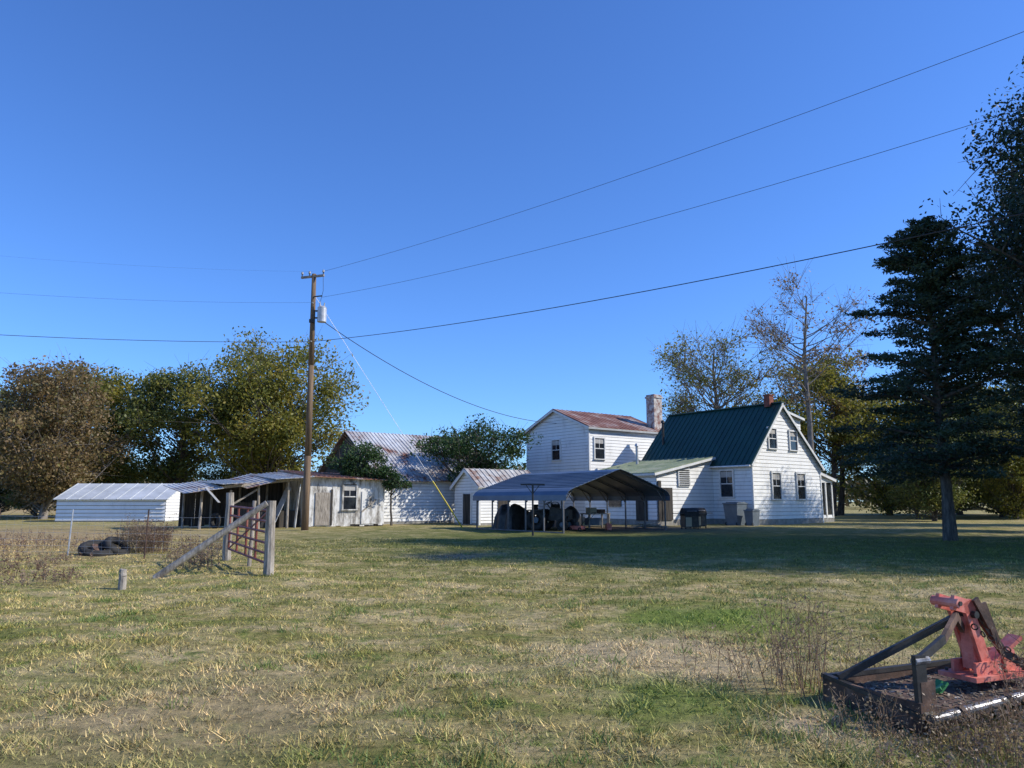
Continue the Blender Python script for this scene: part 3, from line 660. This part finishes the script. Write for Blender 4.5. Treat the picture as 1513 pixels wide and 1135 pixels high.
b=B();b.cyl((.48,-.1,11.45),(.48,-.1,12.25),.25,.25,M['galv'],18);b.cyl((.48,-.1,12.25),(.48,-.1,12.34),.26,.18,M['galv'],18);b.cyl((.38,-.15,12.3),(.36,-.17,12.6),.04,.03,M['curtain']);b.cyl((.58,-.1,12.3),(.60,-.1,12.55),.04,.03,M['curtain'])
b.beam((.1,-.02,12.1),(.3,-.08,12.1),.08,.08,M['darkmetal']);b.beam((.1,-.02,11.7),(.3,-.08,11.7),.08,.08,M['darkmetal'])
b.tube([(.38,-.17,12.6),(.55,-.3,13.2),(.5,-.25,14.1)],.012,M['wire']);b.make('transformer',S)
P0=(-11.2,40.6)
b=B()
def span(z0,a_,b_,r,tmax=1.65,off=0):
    p=[]
    for i in range(41):
        t=tmax*i/40;p.append((P0[0]+off+24.2*t,P0[1]-23.3*t,z0+a_*t+b_*t*t))
    b.tube(p,r,M['wire'],5)
span(14.4,-2.33,1.5,.008,off=.5);span(12.9,-3.28,1.894,.008,off=.5);span(10.35,-3.33,1.62,.016)
for z0,z1,r in((14.4,13.1,.0025),(12.6,11.3,.005),(10.35,9.28,.015)):
    p=[]
    for i in range(31):
        t=2.4*i/30;p.append((P0[0]-13.2*t,P0[1]-6.6*t,z0+(z1-z0)*1.5*t-(z1-z0)*.5*t*t))
    b.tube(p,r,M['wire'],5)
A=Vector((-10.7,40.5,11.6));E=Vector((*world(-3.2,16.3)[:2],7.9))
p=[]
for i in range(25):
    t=i/24;q=A.lerp(E,t);q.z-=1.3*4*t*(1-t);p.append(q)
b.tube(p,.022,M['wire'],5);b.make('power_lines')
b=B();A=Vector((-11.1,40.6,13.0));Bp=Vector((-2.9,44.5,0));b.cyl(A,Bp,.012,.012,M['steelwire'],5);b.cyl(Bp,Bp.lerp(A,.21),.04,.04,M['yellow'],8);b.make('guy_wire')

# ------------------------------------------------------------ gate and fence
S=empty('farm_gate',(-5.2,16.3,0));b=B()
def P(x,y,z): return (x+5.2,y-16.3,z)
g0=Vector(P(-7.6,20.4,0));g1=Vector(P(-5.32,16.5,0));dr=(g1-g0).normalized()
for z in(.3,.5,.72,.95,1.18,1.42): b.cyl(g0+Vector((0,0,z+.03)),g1+Vector((0,0,z-.03)),.03,.03,M['gate'],8)
for f in(0,.25,.5,.75,1): 
    q=g0.lerp(g1,f);b.cyl(q+Vector((0,0,.3-.06*(f-.5))),q+Vector((0,0,1.42-.06*(f-.5))),.03,.03,M['gate'],8)
b.beam(g0+Vector((0,0,.33)),g1+Vector((0,0,1.38)),.02,.04,M['gate']);b.make('gate_panel',S)
def post(b,x,y,r,h,m=M['greywood'],lean=(0,0)):
    n=5;pr=None
    for i in range(n):
        a=(x+lean[0]*i/n+R.uniform(-.01,.01),y+lean[1]*i/n,h*i/n-(.2 if i==0 else 0)) if pr is None else pr
        c=(x+lean[0]*(i+1)/n+R.uniform(-.012,.012),y+lean[1]*(i+1)/n,h*(i+1)/n)
        b.cyl(a,c,r*(1.06-.03*i),r*(1.03-.03*i),m,10,True);pr=c
b=B();post(b,*P(-5.2,16.3,0)[:2],.105,1.6);post(b,*P(-7.75,20.7,0)[:2],.11,1.82);post(b,*P(-6.5,18.9,0)[:2],.05,1.6,M['greywood'],(.05,0));post(b,*P(-7.3,14.35,0)[:2],.07,.33)
b.cyl(P(-7.35,15.75,.02),P(-5.25,16.15,1.55),.075,.065,M['greywood'],10)
b.tube([P(-5.2,16.2,1.3),P(-5.3,16.5,1.32),P(-5.1,16.45,1.25)],.012,M['darkmetal'])
b.make('posts_and_brace',S)
S=empty('wire_fence',(-7.75,20.7,0));b=B()
fp=[Vector((0,0,0))]
for i in range(1,13): fp.append(Vector((-2.6*i,.75*i,0)))
for i,q in enumerate(fp[1:]):
    if i%4==3: post(b,q.x,q.y,.07,1.4)
    else: b.cyl(q-Vector((0,0,.2)),q+Vector((R.uniform(-.05,.05),0,1.35)),.022,.02,M['galv'] if i%2 else M['rust'],6)
for z in(.12,.3,.48,.68,.9,1.15):
    for a_,c_ in zip(fp[:-1],fp[1:]): b.tube([a_+Vector((0,0,z)),a_.lerp(c_,.5)+Vector((0,0,z-.02)),c_+Vector((0,0,z))],.003,M['galv'],4)
for a_,c_ in zip(fp[:-1],fp[1:]):
    for k in range(1,9): q=a_.lerp(c_,k/9);b.tube([q+Vector((0,0,.12)),q+Vector((0,0,1.14))],.002,M['galv'],3)
b.make('posts_and_wire',S)
S=empty('old_tyre',(-12.3,22.6,.12),.4);b=B();b.torus((0,0,0.05),(0.1,-.35,1),.40,.13,M['black'],24,10);b.torus((.5,.1,.12),(.5,-.4,.8),.30,.11,M['black'],24,10);b.make('tyre',S,True)
b=B();b.cyl((-.05,0,.0),(.02,-.04,.09),.2,.2,M['rust'],16);b.make('rim',S)

# ------------------------------------------------------------ foreground implement
S=empty('tractor_implement',(2.82,5.4,0),math.atan2(.39,.92));b=B();K=M['rust']
b.box(0,2.1,.05,.85,.13,.15,K);b.box(-.012,.012,.0,.88,.02,.22,K);b.box(2.09,2.11,0,.88,.02,.22,K)
b.box(0.013,2.089,.85,.87,.03,.20,K);b.beam((.0,.0,.14),(.0,.88,.235),.05,.03,M['darkmetal'])
b.beam((0.02,.87,.22),(2.1,.87,.22),.05,.035,M['darkmetal'])
b.box(.015,.5,.012,.03,.05,.14,K)
b.make('deck',S)
b=B();b.cyl((.02,-.04,.12),(1.1,-.03,.19),.035,.035,M['silver'],14);b.cyl((1.1,-.03,.19),(2.1,0,.24),.035,.035,M['silver'],14);b.cyl((.3,-.04,.137),(.34,-.04,.14),.045,.045,K,14);b.cyl((.8,-.035,.17),(.84,-.035,.172),.045,.045,K,14)
b.beam((.05,.04,0),(.05,.04,.53),.035,.10,M['darkmetal'],up=(1,0,0));b.beam((.10,.03,.0),(.10,.03,.35),.02,.14,K,up=(1,0,0))
b.cyl((.0,.04,.49),(.14,.04,.49),.028,.028,M['silver'],10);b.cyl((.0,.04,.12),(.14,.04,.12),.04,.04,M['darkmetal'],10)
b.beam((.06,.04,.50),(.42,.12,.60),.03,.06,M['darkmetal']);b.beam((.42,.12,.60),(.78,.28,.72),.03,.06,K);b.beam((.78,.28,.72),(.95,.36,.60),.03,.06,K)
b.beam((.0,.72,.24),(.95,.42,.68),.03,.055,M['darkmetal']);b.beam((.55,.56,.49),(.9,.42,.67),.05,.03,M['darkmetal'])
b.beam((1.02,.30,.76),(1.28,.28,.42),.03,.06,K);b.beam((1.28,.28,.42),(1.45,.2,.3),.03,.06,M['darkmetal']);b.beam((1.05,.4,.74),(1.5,.8,.24),.03,.05,M['darkmetal'])
b.beam((1.0,.27,.84),(1.12,.25,.62),.025,.05,K);b.beam((1.1,.28,.80),(1.2,.26,.5),.02,.05,K)
for i in range(7): b.torus((.9+.07*i,.22-.012*i,.64-.045*i-.012*(i%2)),(1,.4*(-1)**i,.3),.022,.006,M['rust'],10,5)
b.make('arms_and_tube',S)
b=B();Rd=M['redpaint']
for s in(0,.13):
    b.beam((.93+.0,.30+s,.82),(1.12,.30+s,.27),.03,.10,Rd,up=(1,0,.3));b.beam((.78,.30+s,.82),(1.06,.30+s,.75),.03,.11,Rd,up=(0,0,1))
b.cyl((.80,.25,.815),(.80,.48,.815),.038,.038,Rd,12);b.cyl((.98,.25,.72),(.98,.48,.72),.028,.028,M['darkmetal'],12);b.cyl((.80,.24,.815),(.80,.49,.815),.018,.018,M['darkmetal'],10)
b.box(.84,1.55,.20,.52,.235,.27,Rd);b.box(.93,1.22,.26,.285,.27,.36,Rd);b.box(.93,1.22,.445,.47,.27,.36,Rd);b.beam((1.14,.36,.3),(1.48,.30,.52),.12,.03,Rd);b.box(1.32,1.45,.3,.44,.27,.42,Rd)
b.box(.99,1.06,.316,.414,.3,.72,Rd)
for x in(.9,1.25,1.46):
    for y in(.25,.49): b.cyl((x,y,.271),(x,y,.29),.014,.014,M['darkmetal'],6)
b.make('red_hitch',S)
b=B()
for i in range(7): b.beam((.42+.03*i,.35+.03*R.random(),.15),(.48+.035*i,.32+R.uniform(-.05,.05),.19+.05*R.random()),.05,.02,M['greenp'])
b.make('green_scrap',S)
b=B()
for i in range(900):
    x,y=R.uniform(.05,1.95),R.uniform(.07,.83);s=R.uniform(.004,.014);b.obox((x,y,.15+s*.3),(math.cos(i),math.sin(i)),(-math.sin(i),math.cos(i)),s*3.2,s*1.2,s*.8,M['soil'] if i%6 else M['greywood'])
b.make('debris',S)

# ------------------------------------------------------------ light, sky, camera
el=math.radians(36);sy=-.08
Sd=Vector((math.cos(el)*math.cos(sy),math.cos(el)*math.sin(sy),math.sin(el)))
su=bpy.data.lights.new('sun','SUN');su.energy=5.0;su.angle=math.radians(.53);su.color=(1,.94,.83)
so=link(bpy.data.objects.new('sun',su));so.rotation_euler=(-Sd).to_track_quat('-Z','Y').to_euler();so.location=(40,0,40)
w=bpy.data.worlds.new('World');sc.world=w;w.use_nodes=True;nt=w.node_tree
sk=nt.nodes.new('ShaderNodeTexSky');sk.sky_type='NISHITA';sk.sun_disc=False;sk.sun_elevation=el;sk.sun_rotation=math.pi/2-sy
sk.air_density=1.0;sk.dust_density=.2;sk.ozone_density=4.0;sk.altitude=100
tint=mix(nt,1.0,sk.outputs[0],(.78,1.19,1.86),'MULTIPLY')
bg=nt.nodes['Background'];nt.links.new(tint,bg.inputs[0]);bg.inputs[1].default_value=.116
sc.view_settings.view_transform='Standard';sc.view_settings.look='None';sc.view_settings.exposure=0
cd=bpy.data.cameras.new('camera');cam=link(bpy.data.objects.new('camera',cd));cam.location=(0,0,1.6)
cam.rotation_euler=(math.radians(90+8.91),0,0);cd.sensor_fit='HORIZONTAL';cd.angle=2*math.atan(756.5/1100);cd.clip_end=3000;cd.clip_start=.05
sc.camera=cam
